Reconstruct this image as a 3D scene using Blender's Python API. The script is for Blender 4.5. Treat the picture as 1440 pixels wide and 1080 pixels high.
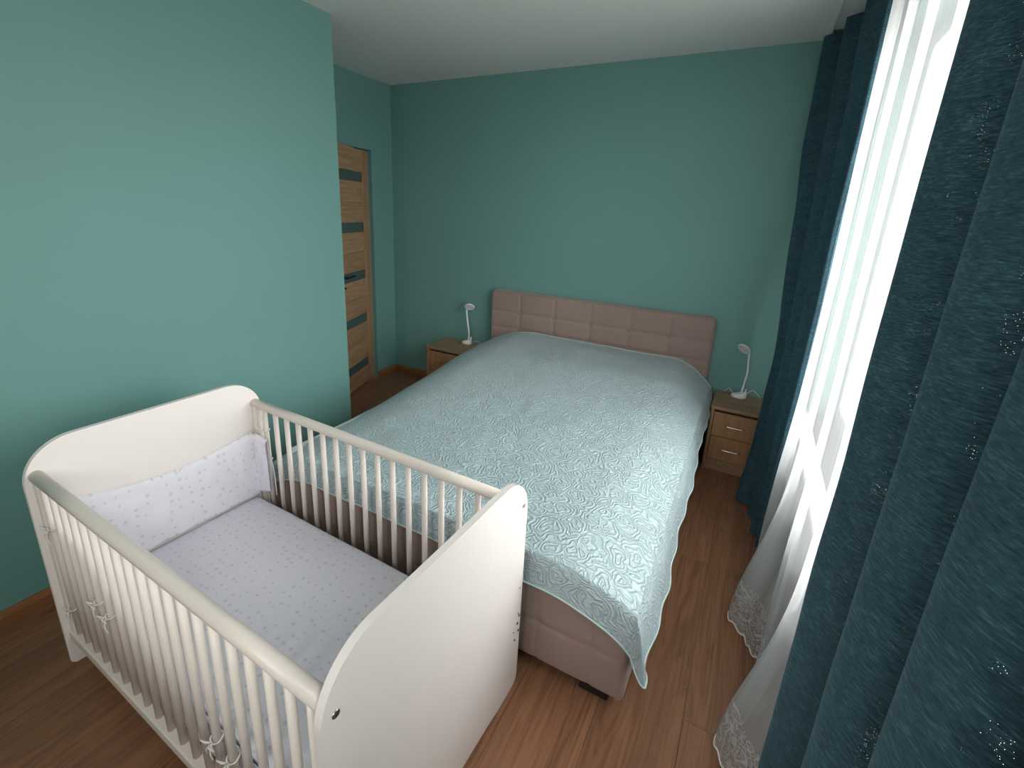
import bpy, bmesh, math, random
import numpy as np
from mathutils import Vector, Matrix

# ------------------------------------------------------------------ clean
for o in list(bpy.data.objects):
    bpy.data.objects.remove(o)
SC = bpy.context.scene
COL = SC.collection
random.seed(7)
RNG = np.random.default_rng(11)

# ------------------------------------------------------------------ camera
CAM = (2.9294, -3.3321, 1.5402)
YAW, PITCH, ROLL, FPX, SX, SY = 0.4816, -0.2788, 0.0455, 656.43, -9.43, -55.47
fwd = Vector((-math.sin(YAW) * math.cos(PITCH), math.cos(YAW) * math.cos(PITCH), math.sin(PITCH)))
rt = Vector((math.cos(YAW), math.sin(YAW), 0))
up = rt.cross(fwd)
r2 = rt * math.cos(ROLL) + up * math.sin(ROLL)
u2 = -rt * math.sin(ROLL) + up * math.cos(ROLL)
cd = bpy.data.cameras.new('camera')
cam = bpy.data.objects.new('camera', cd)
COL.objects.link(cam)
M = Matrix((r2, u2, -fwd)).transposed().to_4x4()
M.translation = Vector(CAM)
cam.matrix_world = M
cd.sensor_fit = 'HORIZONTAL'
cd.sensor_width = 36.0
cd.lens = FPX / 1440 * 36.0
cd.shift_x = -SX / 1440
cd.shift_y = SY / 1440
cd.clip_start = 0.02
SC.camera = cam

# ------------------------------------------------------------------ world, light, exposure
W = bpy.data.worlds.new('overcast_sky')
SC.world = W
W.use_nodes = True
wn, wl = W.node_tree.nodes, W.node_tree.links
bg = wn['Background']
tc = wn.new('ShaderNodeTexCoord')
sp = wn.new('ShaderNodeSeparateXYZ')
rmp = wn.new('ShaderNodeValToRGB')
rmp.color_ramp.elements[0].position = 0.47
rmp.color_ramp.elements[0].color = (0.42, 0.41, 0.38, 1)
rmp.color_ramp.elements[1].position = 0.53
rmp.color_ramp.elements[1].color = (1.0, 0.985, 0.975, 1)
mr = wn.new('ShaderNodeMapRange')
mr.inputs[1].default_value = -1
mr.inputs[2].default_value = 1
wl.new(tc.outputs['Generated'], sp.inputs[0])
wl.new(sp.outputs['Z'], mr.inputs[0])
wl.new(mr.outputs[0], rmp.inputs[0])
wl.new(rmp.outputs[0], bg.inputs['Color'])
bg.inputs['Strength'].default_value = 10.0

def portal(name, loc, rot, sx, sy):
    d = bpy.data.lights.new(name, 'AREA')
    d.shape = 'RECTANGLE'
    d.size, d.size_y = sx, sy
    d.cycles.is_portal = True
    o = bpy.data.objects.new(name, d)
    o.location, o.rotation_euler = loc, rot
    COL.objects.link(o)
    return o
WIN1 = (-3.12, -0.50, 0.58, 2.34)     # y0, y1, z0, z1 in the right wall
FILL_WIN2 = (-4.00, -3.36, 1.20, 2.34)     # window added out of view along the right wall, brightens the room
FILL_WIN3 = (2.05, 3.00, 1.30, 2.34)       # x0, x1, z0, z1 of an unseen rear window added for fill light
XR, YB, HH, XL, YP = 3.30, -4.60, 2.50, 0.723, -1.276
portal('daylight_portal', (XR + .24, (WIN1[0] + WIN1[1]) / 2, (WIN1[2] + WIN1[3]) / 2),
       (0, math.pi / 2, 0), WIN1[3] - WIN1[2], WIN1[1] - WIN1[0])
portal('daylight_portal', (XR + .24, (FILL_WIN2[0] + FILL_WIN2[1]) / 2, (FILL_WIN2[2] + FILL_WIN2[3]) / 2),
       (0, math.pi / 2, 0), FILL_WIN2[3] - FILL_WIN2[2], FILL_WIN2[1] - FILL_WIN2[0])
portal('daylight_portal', ((FILL_WIN3[0] + FILL_WIN3[1]) / 2, YB - .24, (FILL_WIN3[2] + FILL_WIN3[3]) / 2),
       (math.pi / 2, 0, 0), FILL_WIN3[1] - FILL_WIN3[0], FILL_WIN3[3] - FILL_WIN3[2])

vs = SC.view_settings
vs.view_transform = 'Standard'
vs.look = 'None'
vs.gamma = 1.0
vs.use_curve_mapping = False
vs.exposure = 0.38

# ------------------------------------------------------------------ helpers
def link(o, parent=None):
    COL.objects.link(o)
    if parent is not None:
        o.parent = parent
    return o

def tag(o, label=None, cat=None, group=None, kind=None):
    if label: o['label'] = label
    if cat: o['category'] = cat
    if group: o['group'] = group
    if kind: o['kind'] = kind
    return o

def empty(name, loc=(0, 0, 0), rz=0.0):
    o = bpy.data.objects.new(name, None)
    o.location = loc
    o.rotation_euler = (0, 0, rz)
    o.empty_display_size = .05
    return link(o)

def mesh(name, verts, faces, mat, parent=None, smooth=False, loc=None):
    me = bpy.data.meshes.new(name)
    me.from_pydata([tuple(v) for v in verts], [], [tuple(f) for f in faces])
    me.update()
    if smooth:
        me.polygons.foreach_set('use_smooth', [True] * len(me.polygons))
    if mat is not None:
        me.materials.append(mat)
    o = bpy.data.objects.new(name, me)
    if loc is not None:
        o.location = loc
    return link(o, parent)

def from_bm(name, bm, mat, parent=None, smooth=False, loc=None):
    bmesh.ops.recalc_face_normals(bm, faces=bm.faces)
    me = bpy.data.meshes.new(name)
    bm.to_mesh(me)
    bm.free()
    if smooth:
        me.polygons.foreach_set('use_smooth', [True] * len(me.polygons))
    me.materials.append(mat)
    o = bpy.data.objects.new(name, me)
    if loc is not None:
        o.location = loc
    return link(o, parent)

def bm_box(bm, x0, x1, y0, y1, z0, z1):
    vs_ = [bm.verts.new((x, y, z)) for z in (z0, z1) for y in (y0, y1) for x in (x0, x1)]
    for f in ((0, 2, 3, 1), (4, 5, 7, 6), (0, 1, 5, 4), (2, 6, 7, 3), (0, 4, 6, 2), (1, 3, 7, 5)):
        bm.faces.new([vs_[i] for i in f])

def box(name, x0, x1, y0, y1, z0, z1, mat, parent=None, bev=0.0, seg=2, smooth=False):
    bm = bmesh.new()
    bm_box(bm, x0, x1, y0, y1, z0, z1)
    if bev > 0:
        bmesh.ops.bevel(bm, geom=bm.edges[:], offset=bev, segments=seg, affect='EDGES', profile=.6)
    return from_bm(name, bm, mat, parent, smooth)

def boxes(name, lst, mat, parent=None):
    bm = bmesh.new()
    for b in lst:
        bm_box(bm, *b)
    return from_bm(name, bm, mat, parent)

def spline(pts, n=8, closed=False):
    P = [Vector(p) for p in pts]
    out = []
    N = len(P)
    rng = range(N) if closed else range(N - 1)
    for i in rng:
        p1, p2 = P[i], P[(i + 1) % N]
        p0 = P[i - 1] if (i > 0 or closed) else p1 * 2 - p2
        p3 = P[(i + 2) % N] if (i + 2 < N or closed) else p2 * 2 - p1
        for k in range(n):
            t = k / n
            out.append(.5 * ((2 * p1) + (p2 - p0) * t + (2 * p0 - 5 * p1 + 4 * p2 - p3) * t * t + (3 * p1 - p0 - 3 * p2 + p3) * t ** 3))
    if not closed:
        out.append(P[-1])
    return out

def tube_data(path, rad, seg=8, closed=False, flat=1.0, cap=True):
    path = [Vector(p) for p in path]
    N = len(path)
    V, F = [], []
    prev = None
    for i, p in enumerate(path):
        a = path[i - 1] if (i > 0 or closed) else p
        b = path[(i + 1) % N] if (i < N - 1 or closed) else p
        t = (b - a).normalized()
        if prev is None:
            ref = Vector((0, 0, 1)) if abs(t.z) < .9 else Vector((0, 1, 0))
            n = t.cross(ref).normalized()
        else:
            n = (prev - t * prev.dot(t)).normalized()
        prev = n
        bn = t.cross(n)
        r = rad[i] if hasattr(rad, '__len__') else rad
        for k in range(seg):
            an = 2 * math.pi * k / seg
            V.append(p + n * (math.cos(an) * r) + bn * (math.sin(an) * r * flat))
    R = N if closed else N - 1
    for i in range(R):
        for k in range(seg):
            a0, a1 = i * seg + k, i * seg + (k + 1) % seg
            b0, b1 = ((i + 1) % N) * seg + k, ((i + 1) % N) * seg + (k + 1) % seg
            F.append((a0, a1, b1, b0))
    if cap and not closed:
        F.append(tuple(range(seg - 1, -1, -1)))
        F.append(tuple((N - 1) * seg + k for k in range(seg)))
    return V, F

def tube(name, path, rad, mat, parent=None, seg=8, closed=False, flat=1.0):
    V, F = tube_data(path, rad, seg, closed, flat)
    return mesh(name, V, F, mat, parent, smooth=True)

def prism(name, outline, axis, a0, a1, mat, parent=None, bev=0.003, seg=2):
    """outline (p,q) closed polygon extruded along axis 0 ('x': p=y,q=z), 1 ('y': p=x,q=z), 2 ('z': p=x,q=y)"""
    bm = bmesh.new()
    def co(a, p, q):
        return (a, p, q) if axis == 0 else ((p, a, q) if axis == 1 else (p, q, a))
    A = [bm.verts.new(co(a0, p, q)) for p, q in outline]
    B = [bm.verts.new(co(a1, p, q)) for p, q in outline]
    n = len(outline)
    fa = bm.faces.new(A)
    fb = bm.faces.new(B[::-1])
    for i in range(n):
        bm.faces.new((A[i], A[(i + 1) % n], B[(i + 1) % n], B[i]))
    if bev > 0:
        es = list({e for f in (fa, fb) for e in f.edges})
        bmesh.ops.bevel(bm, geom=es, offset=bev, segments=seg, affect='EDGES')
    return from_bm(name, bm, mat, parent)

def rrect(p0, p1, q0, q1, r, n=6):
    """rounded rectangle, r = (bl, br, tr, tl)"""
    if not hasattr(r, '__len__'): r = (r,) * 4
    pts = []
    cs = [(p0 + r[0], q0 + r[0], r[0], 180), (p1 - r[1], q0 + r[1], r[1], 270), (p1 - r[2], q1 - r[2], r[2], 0), (p0 + r[3], q1 - r[3], r[3], 90)]
    for cx_, cy_, rr, a0 in cs:
        if rr <= 1e-6:
            pts.append((cx_, cy_)); continue
        for k in range(n + 1):
            a = math.radians(a0 + 90 * k / n)
            pts.append((cx_ + rr * math.cos(a), cy_ + rr * math.sin(a)))
    return pts

def grid_mesh(name, P, mat, parent=None, smooth=True, uv=None):
    """P array (n,m,3)"""
    n, m = P.shape[:2]
    idx = np.arange(n * m).reshape(n, m)
    F = np.stack([idx[:-1, :-1], idx[1:, :-1], idx[1:, 1:], idx[:-1, 1:]], -1).reshape(-1, 4)
    me = bpy.data.meshes.new(name)
    me.vertices.add(n * m)
    me.vertices.foreach_set('co', P.reshape(-1).astype(np.float32))
    me.loops.add(F.size)
    me.loops.foreach_set('vertex_index', F.reshape(-1).astype(np.int32))
    me.polygons.add(len(F))
    me.polygons.foreach_set('loop_start', (np.arange(len(F)) * 4).astype(np.int32))
    me.update(calc_edges=True)
    me.polygons.foreach_set('use_smooth', [smooth] * len(F))
    if uv is not None:
        l = me.uv_layers.new(name='flat')
        l.data.foreach_set('uv', uv.reshape(-1, 2)[F.reshape(-1)].astype(np.float32).reshape(-1))
    me.validate()
    me.materials.append(mat)
    return link(bpy.data.objects.new(name, me), parent)

def vnoise(x, y, seed=0):
    """smooth value noise, numpy"""
    g = np.random.default_rng(seed).random((128, 128))
    xi, yi = np.floor(x).astype(int), np.floor(y).astype(int)
    fx, fy = x - xi, y - yi
    fx, fy = fx * fx * (3 - 2 * fx), fy * fy * (3 - 2 * fy)
    a, b = g[xi % 128, yi % 128], g[(xi + 1) % 128, yi % 128]
    c, d = g[xi % 128, (yi + 1) % 128], g[(xi + 1) % 128, (yi + 1) % 128]
    return (a * (1 - fx) + b * fx) * (1 - fy) + (c * (1 - fx) + d * fx) * fy - .5

def sstep(a, b, x):
    t = np.clip((x - a) / (b - a), 0, 1)
    return t * t * (3 - 2 * t)

# ------------------------------------------------------------------ materials
def srgb(r, g, b):
    f = lambda c: (c / 255 / 12.92) if c / 255 <= .04045 else ((c / 255 + .055) / 1.055) ** 2.4
    return (f(r), f(g), f(b), 1)

class Mat:
    def __init__(s, name, rough=.5, color=(.8, .8, .8, 1), spec=.5):
        s.m = bpy.data.materials.new(name)
        s.m.use_nodes = True
        s.n, s.l = s.m.node_tree.nodes, s.m.node_tree.links
        s.b = s.n['Principled BSDF']
        s.out = s.n['Material Output']
        s.b.inputs['Roughness'].default_value = rough
        s.b.inputs['Base Color'].default_value = color
        s.b.inputs['Specular IOR Level'].default_value = spec
    def add(s, t, **kw):
        nd = s.n.new(t)
        for k, v in kw.items():
            if k.startswith('i_'):
                nd.inputs[k[2:].replace('_', ' ')].default_value = v
            else:
                setattr(nd, k, v)
        return nd
    def coord(s, scale=(1, 1, 1), which='Object', rnd=0.0):
        t = s.add('ShaderNodeTexCoord')
        src = t.outputs[which]
        if rnd:
            oi = s.add('ShaderNodeObjectInfo')
            mu = s.add('ShaderNodeMath', operation='MULTIPLY')
            mu.inputs[1].default_value = rnd
            s.l.new(oi.outputs['Random'], mu.inputs[0])
            va = s.add('ShaderNodeVectorMath', operation='ADD')
            s.l.new(src, va.inputs[0]); s.l.new(mu.outputs[0], va.inputs[1])
            src = va.outputs[0]
        mp = s.add('ShaderNodeMapping')
        mp.inputs['Scale'].default_value = scale
        s.l.new(src, mp.inputs['Vector'])
        return mp.outputs[0]
    def noise(s, vec, scale=5, detail=3, rough=.5, dist=0.0):
        nd = s.add('ShaderNodeTexNoise')
        nd.inputs['Scale'].default_value = scale
        nd.inputs['Detail'].default_value = detail
        nd.inputs['Roughness'].default_value = rough
        nd.inputs['Distortion'].default_value = dist
        s.l.new(vec, nd.inputs['Vector'])
        return nd.outputs['Fac']
    def math(s, op, a, b=None, c=None):
        nd = s.add('ShaderNodeMath', operation=op)
        for i, v in enumerate((a, b, c)):
            if v is None: continue
            if isinstance(v, (int, float)): nd.inputs[i].default_value = v
            else: s.l.new(v, nd.inputs[i])
        return nd.outputs[0]
    def ramp(s, fac, stops):
        nd = s.add('ShaderNodeValToRGB')
        els = nd.color_ramp.elements
        while len(els) < len(stops): els.new(.5)
        for e, (p, c) in zip(els, stops):
            e.position, e.color = p, c
        s.l.new(fac, nd.inputs[0])
        return nd.outputs[0]
    def mix(s, fac, a, b, blend='MIX'):
        nd = s.add('ShaderNodeMix', data_type='RGBA', blend_type=blend)
        for i, v in ((0, fac), (6, a), (7, b)):
            if isinstance(v, (int, float, tuple)): nd.inputs[i].default_value = v
            else: s.l.new(v, nd.inputs[i])
        return nd.outputs[2]
    def color(s, c): s.l.new(c, s.b.inputs['Base Color'])
    def bump(s, h, strength=.3, dist=.002):
        nd = s.add('ShaderNodeBump')
        nd.inputs['Strength'].default_value = strength
        nd.inputs['Distance'].default_value = dist
        s.l.new(h, nd.inputs['Height'])
        s.l.new(nd.outputs[0], s.b.inputs['Normal'])
        return nd

def plain(name, c, rough=.5, spec=.5, metal=0.0, var=.03):
    m = Mat(name, rough, c, spec)
    m.b.inputs['Metallic'].default_value = metal
    v = m.noise(m.coord(), 7, 3)
    d = tuple(x * (1 - var * 2) for x in c[:3]) + (1,)
    m.color(m.mix(v, d, c))
    return m.m

def paint(name, c, var=.05, rough=.6):
    m = Mat(name, rough, c, .35)
    v = m.noise(m.coord(), 1.3, 2)
    lo = tuple(x * (1 - var) for x in c[:3]) + (1,)
    hi = tuple(min(1, x * (1 + var)) for x in c[:3]) + (1,)
    m.color(m.mix(v, lo, hi))
    m.bump(m.noise(m.coord(), 260, 2), .12, .0006)
    return m.m

def wood(name, dark, light, axis='y', rough=.42, rnd=37.0, fine=1.0, cath=.5, tone=.25):
    m = Mat(name, rough, light, .4)
    sc = {'x': (1.2, 14, 14), 'y': (14, 1.2, 14), 'z': (14, 14, 1.2)}[axis]
    sf = {'x': (3, 170, 170), 'y': (170, 3, 170), 'z': (170, 170, 3)}[axis]
    v = m.coord(sc, 'Object', rnd)
    big = m.noise(v, .9, 4, .55, 1.6)
    rings = m.math('SINE', m.math('MULTIPLY', big, 34.0))
    rings = m.math('MULTIPLY_ADD', rings, .5, .5)
    fin = m.noise(m.coord(sf, 'Object', rnd), 1.0 * fine, 3, .6)
    f = m.math('ADD', m.math('MULTIPLY', rings, .28 * cath), m.math('MULTIPLY', fin, .55))
    f = m.math('ADD', f, m.math('MULTIPLY', big, .35))
    col = m.ramp(f, [(.28, dark), (.78, light)])
    oi = m.add('ShaderNodeObjectInfo')
    k = m.math('MULTIPLY_ADD', oi.outputs['Random'], tone, 1 - tone / 2)
    hs = m.add('ShaderNodeHueSaturation')
    m.l.new(k, hs.inputs['Value']); m.l.new(col, hs.inputs['Color'])
    m.color(hs.outputs[0])
    m.bump(fin, .12, .0006)
    return m.m

MT = {}
MT['teal'] = paint('teal_wall_paint', srgb(112, 155, 151))
MT['ceil'] = paint('white_ceiling_paint', srgb(228, 227, 225), .015)
MT['cream'] = paint('sand_wall_paint', srgb(176, 152, 130), .02)
MT['floor'] = wood('oak_laminate', srgb(108, 74, 54), srgb(166, 118, 88), 'y', .38, 37, 1.0, .45, .20)
MT['base'] = wood('oak_baseboard', srgb(120, 76, 46), srgb(176, 124, 82), 'y', .4, 11, 1, .2, .1)
MT['basex'] = wood('oak_baseboard_cross', srgb(120, 76, 46), srgb(176, 124, 82), 'x', .4, 11, 1, .2, .1)
MT['doorh'] = wood('oak_door_rail', srgb(140, 104, 76), srgb(194, 156, 122), 'y', .45, 23, 1, .5, .12)
MT['doorv'] = wood('oak_door_stile', srgb(146, 108, 80), srgb(196, 158, 124), 'z', .45, 23, 1, .3, .08)
MT['nightx'] = wood('oak_veneer_top', srgb(130, 102, 78), srgb(182, 150, 118), 'x', .42, 19, 1, .4, .06)
MT['nightz'] = wood('oak_veneer_front', srgb(142, 102, 70), srgb(192, 150, 112), 'z', .42, 19, 1, .3, .08)
MT['gap'] = plain('dark_gap', srgb(40, 26, 18), .8)
MT['white'] = plain('white_lacquer', srgb(243, 235, 231), .32, .5, 0, .01)
MT['barw'] = plain('cream_lacquered_beech', srgb(236, 224, 216), .35, .5, 0, .02)
MT['edge'] = plain('grey_edge_band', srgb(206, 201, 196), .35)
MT['plastic'] = plain('white_plastic', srgb(240, 240, 240), .35)
MT['diff'] = plain('frosted_diffuser', srgb(225, 222, 220), .5)
MT['steel'] = plain('brushed_steel', srgb(205, 195, 185), .28, .5, 1.0)
MT['black'] = plain('black_metal', srgb(26, 26, 28), .4)
MT['smoke'] = plain('smoked_glass', srgb(78, 96, 93), .2)
MT['frame'] = plain('white_window_frame', srgb(236, 236, 234), .35)

def taupe():
    m = Mat('taupe_velour', .85, srgb(160, 130, 122), .25)
    v = m.noise(m.coord(), 3, 3)
    w = m.noise(m.coord((1, 1, 1)), 600, 2)
    c = m.mix(v, srgb(146, 124, 117), srgb(166, 143, 135))
    m.color(m.mix(m.math('MULTIPLY', w, .25), c, srgb(120, 95, 88)))
    m.b.inputs['Sheen Weight'].default_value = .25
    m.b.inputs['Sheen Roughness'].default_value = .5
    m.bump(w, .2, .0006)
    return m.m
MT['taupe'] = taupe()

def quilt():
    m = Mat('pale_mint_quilted_satin', .40, srgb(186, 212, 210), .5)
    v = m.coord((1, 1, 1), 'UV')
    # petal scrolls: rings round scattered centres, warped; vermicelli lines between them
    nz = m.add('ShaderNodeTexNoise'); nz.inputs['Scale'].default_value = 14; nz.inputs['Detail'].default_value = 1.5
    m.l.new(v, nz.inputs['Vector'])
    sc = m.add('ShaderNodeVectorMath', operation='SCALE'); sc.inputs[3].default_value = .10
    m.l.new(nz.outputs['Color'], sc.inputs[0])
    wv = m.add('ShaderNodeVectorMath', operation='ADD')
    m.l.new(v, wv.inputs[0]); m.l.new(sc.outputs[0], wv.inputs[1])
    vo = m.add('ShaderNodeTexVoronoi', feature='F1', voronoi_dimensions='2D')
    vo.inputs['Scale'].default_value = 12.5
    m.l.new(wv.outputs[0], vo.inputs['Vector'])
    s1 = m.math('ABSOLUTE', m.math('SINE', m.math('MULTIPLY', vo.outputs['Distance'], 17.0)))
    b = m.noise(v, 24, 1.0, .4, .25)
    s2 = m.math('ABSOLUTE', m.math('SINE', m.math('MULTIPLY', b, 19.0)))
    s1 = m.math('POWER', s1, .5)
    s2 = m.math('POWER', s2, .5)
    hh = m.math('MULTIPLY', s1, m.math('MULTIPLY_ADD', s2, .55, .45))
    fine = m.noise(v, 110, 2)
    tot = m.math('ADD', hh, m.math('MULTIPLY', fine, .25))
    c = m.mix(hh, srgb(162, 182, 189), srgb(182, 200, 206))
    m.color(c)
    m.b.inputs['Sheen Weight'].default_value = .2
    m.bump(tot, .85, .0055)
    return m.m
MT['quilt'] = quilt()
MT['piping'] = plain('pale_mint_piping', srgb(190, 214, 208), .5)

def drape():
    m = Mat('petrol_blue_chenille', .8, srgb(48, 82, 96), .25)
    v = m.coord((1, 1, 5.5))
    slub = m.noise(v, 85, 4, .65, .3)
    big = m.noise(m.coord((1, 1, 3)), 14, 3)
    f = m.math('ADD', m.math('MULTIPLY', slub, .8), m.math('MULTIPLY', big, .2))
    c = m.ramp(f, [(.30, srgb(24, 46, 57)), (.52, srgb(46, 77, 90)), (.72, srgb(80, 114, 126))])
    m.color(c)
    m.b.inputs['Sheen Weight'].default_value = .22
    m.b.inputs['Sheen Roughness'].default_value = .45
    m.b.inputs['Sheen Tint'].default_value = srgb(130, 175, 190)
    m.bump(slub, .5, .002)
    # open weave: tiny pin holes that let daylight sparkle through
    vo = m.add('ShaderNodeTexVoronoi', feature='F1')
    vo.inputs['Scale'].default_value = 420
    m.l.new(m.coord((1, 1, 1.6)), vo.inputs['Vector'])
    hole = m.math('LESS_THAN', vo.outputs['Distance'], .11)
    hole = m.math('MULTIPLY', hole, m.math('GREATER_THAN', m.noise(m.coord(), 40, 2), .54))
    tr = m.add('ShaderNodeBsdfTransparent')
    mx = m.add('ShaderNodeMixShader')
    m.l.new(hole, mx.inputs[0]); m.l.new(m.b.outputs[0], mx.inputs[1]); m.l.new(tr.outputs[0], mx.inputs[2])
    m.l.new(mx.outputs[0], m.out.inputs[0])
    return m.m
MT['drape'] = drape()

def sheer(name, lace=False):
    m = Mat(name, .7, srgb(240, 240, 243), .2)
    di = m.add('ShaderNodeBsdfDiffuse'); di.inputs['Color'].default_value = srgb(242, 241, 243)
    tl = m.add('ShaderNodeBsdfTranslucent'); tl.inputs['Color'].default_value = (.38, .38, .395, 1)
    tr = m.add('ShaderNodeBsdfTransparent')
    a = m.add('ShaderNodeMixShader'); a.inputs[0].default_value = .5
    m.l.new(di.outputs[0], a.inputs[1]); m.l.new(tl.outputs[0], a.inputs[2])
    b = m.add('ShaderNodeMixShader')
    v = m.coord((1, 1, 1), 'UV')
    thread = m.noise(m.coord((240, 1.5, 1), 'UV'), 1.0, 2)
    if lace:
        vo = m.add('ShaderNodeTexVoronoi', feature='DISTANCE_TO_EDGE')
        vo.inputs['Scale'].default_value = 75
        m.l.new(v, vo.inputs['Vector'])
        net = m.math('LESS_THAN', vo.outputs['Distance'], .07)
        fl = m.math('ABSOLUTE', m.math('SINE', m.math('MULTIPLY', m.noise(v, 14, 1, .4, .8), 24.0)))
        scroll = m.math('LESS_THAN', fl, .38)
        k = m.math('MAXIMUM', m.math('MULTIPLY', net, .75), m.math('MULTIPLY', scroll, .9))
        k = m.math('MAXIMUM', k, .45)
        m.l.new(k, b.inputs[0])
    else:
        k = m.math('MULTIPLY_ADD', thread, .24, .42)
        m.l.new(k, b.inputs[0])
    m.l.new(tr.outputs[0], b.inputs[1]); m.l.new(a.outputs[0], b.inputs[2])
    m.l.new(b.outputs[0], m.out.inputs[0])
    return m.m
MT['sheer'] = sheer('white_voile')
MT['lace'] = sheer('white_lace', True)
MT['cord'] = plain('white_cord', srgb(238, 234, 230), .6)

def cotton(name, base, dot, scale=26):
    m = Mat(name, .85, base, .2)
    v = m.coord((1, 1, 1), 'UV')
    wob = m.add('ShaderNodeVectorMath', operation='ADD')
    nz = m.add('ShaderNodeTexNoise'); nz.inputs['Scale'].default_value = 60
    m.l.new(v, nz.inputs['Vector'])
    sc = m.add('ShaderNodeVectorMath', operation='SCALE'); sc.inputs[3].default_value = .003
    m.l.new(nz.outputs['Color'], sc.inputs[0]); m.l.new(v, wob.inputs[0]); m.l.new(sc.outputs[0], wob.inputs[1])
    vo = m.add('ShaderNodeTexVoronoi', feature='F1', voronoi_dimensions='2D'); vo.inputs['Scale'].default_value = scale
    vo.inputs['Randomness'].default_value = .55
    m.l.new(wob.outputs[0], vo.inputs['Vector'])
    sep = m.add('ShaderNodeSeparateColor'); m.l.new(vo.outputs['Color'], sep.inputs[0])
    rad = m.math('MULTIPLY_ADD', sep.outputs[0], .12, .13)
    sm = m.add('ShaderNodeMapRange', interpolation_type='SMOOTHSTEP')
    m.l.new(vo.outputs['Distance'], sm.inputs[0]); m.l.new(rad, sm.inputs[2]); m.l.new(m.math('MULTIPLY', rad, .45), sm.inputs[1])
    sm.inputs[3].default_value = 1; sm.inputs[4].default_value = 0
    d = sm.outputs[0]
    d = m.math('MULTIPLY', d, m.math('GREATER_THAN', sep.outputs[1], .25))
    m.color(m.mix(m.math('MULTIPLY', d, .40), base, dot))
    m.bump(m.math('ADD', m.noise(v, 9, 3), m.math('MULTIPLY', m.noise(v, 300, 1), .06)), .35, .012)
    return m.m
MT['sheet'] = cotton('lilac_dotted_cotton', srgb(226, 223, 234), srgb(168, 165, 178), 30)
MT['bumper'] = cotton('white_dotted_cotton', srgb(236, 233, 241), srgb(182, 178, 190), 28)
MT['pad'] = plain('plain_mattress_ticking', srgb(228, 226, 230), .85)

# ------------------------------------------------------------------ the room
tag(box('wall_back', -.12, XR + .2, 0, .15, -.05, HH + .05, MT['teal']), 'plain teal back wall behind the bed headboard', None, None, 'structure')
# left: a boxed-out wall in front, the recess with the door behind it
boxes('wall_left', [(-.12, XL, YB - .2, YP, -.05, HH + .05)], MT['teal'])
tag(bpy.data.objects['wall_left'], 'plain teal wall at the left beside the crib', None, None, 'structure')
DY0, DY1, DZ = -.89, -.25, 1.968
boxes('wall_recess', [(-.12, 0, DY1, 0, -.05, HH + .05), (-.12, 0, YP, DY0, -.05, HH + .05), (-.12, 0, DY0, DY1, DZ, HH + .05)], MT['teal'])
tag(bpy.data.objects['wall_recess'], 'teal recess wall with the wooden door', None, None, 'structure')
boxes('wall_hall', [(-1.3, -1.2, -2.2, .6, -.05, HH + .05), (-1.3, -.12, .5, .6, -.05, HH + .05), (-1.3, -.12, -2.2, -2.1, -.05, HH + .05), (-1.3, -.12, -2.2, .6, DZ + .2, DZ + .3), (-1.3, -.0, -2.2, .6, -.06, -.005), (-.13, -.12, .15, .6, -.05, HH), (-.13, -.12, -2.2, YP, -.05, HH)], MT['cream'])
tag(bpy.data.objects['wall_hall'], 'dim hallway behind the open door', None, None, 'structure')
z0, z1 = WIN1[2], WIN1[3]
boxes('wall_right', [(XR, XR + .2, YB - .2, FILL_WIN2[0], -.05, HH + .05), (XR, XR + .2, FILL_WIN2[1], WIN1[0], -.05, HH + .05), (XR, XR + .2, WIN1[1], .15, -.05, HH + .05),
                     (XR, XR + .2, WIN1[0], WIN1[1], -.05, z0), (XR, XR + .2, WIN1[0], WIN1[1], z1, HH + .05),
                     (XR, XR + .2, FILL_WIN2[0], FILL_WIN2[1], -.05, FILL_WIN2[2]), (XR, XR + .2, FILL_WIN2[0], FILL_WIN2[1], FILL_WIN2[3], HH + .05)], MT['teal'])
tag(bpy.data.objects['wall_right'], 'window wall behind the curtains', None, None, 'structure')
boxes('wall_rear', [(-.12, FILL_WIN3[0], YB - .2, YB, -.05, HH + .05), (FILL_WIN3[1], XR + .2, YB - .2, YB, -.05, HH + .05),
                    (FILL_WIN3[0], FILL_WIN3[1], YB - .2, YB, -.05, FILL_WIN3[2]), (FILL_WIN3[0], FILL_WIN3[1], YB - .2, YB, FILL_WIN3[3], HH + .05)], MT['cream'])
tag(bpy.data.objects['wall_rear'], 'sand coloured wall behind the photographer', None, None, 'structure')
tag(box('ceiling', -.12, XR + .2, YB - .2, .15, HH, HH + .12, MT['ceil']), 'plain white ceiling', None, None, 'structure')

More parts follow.
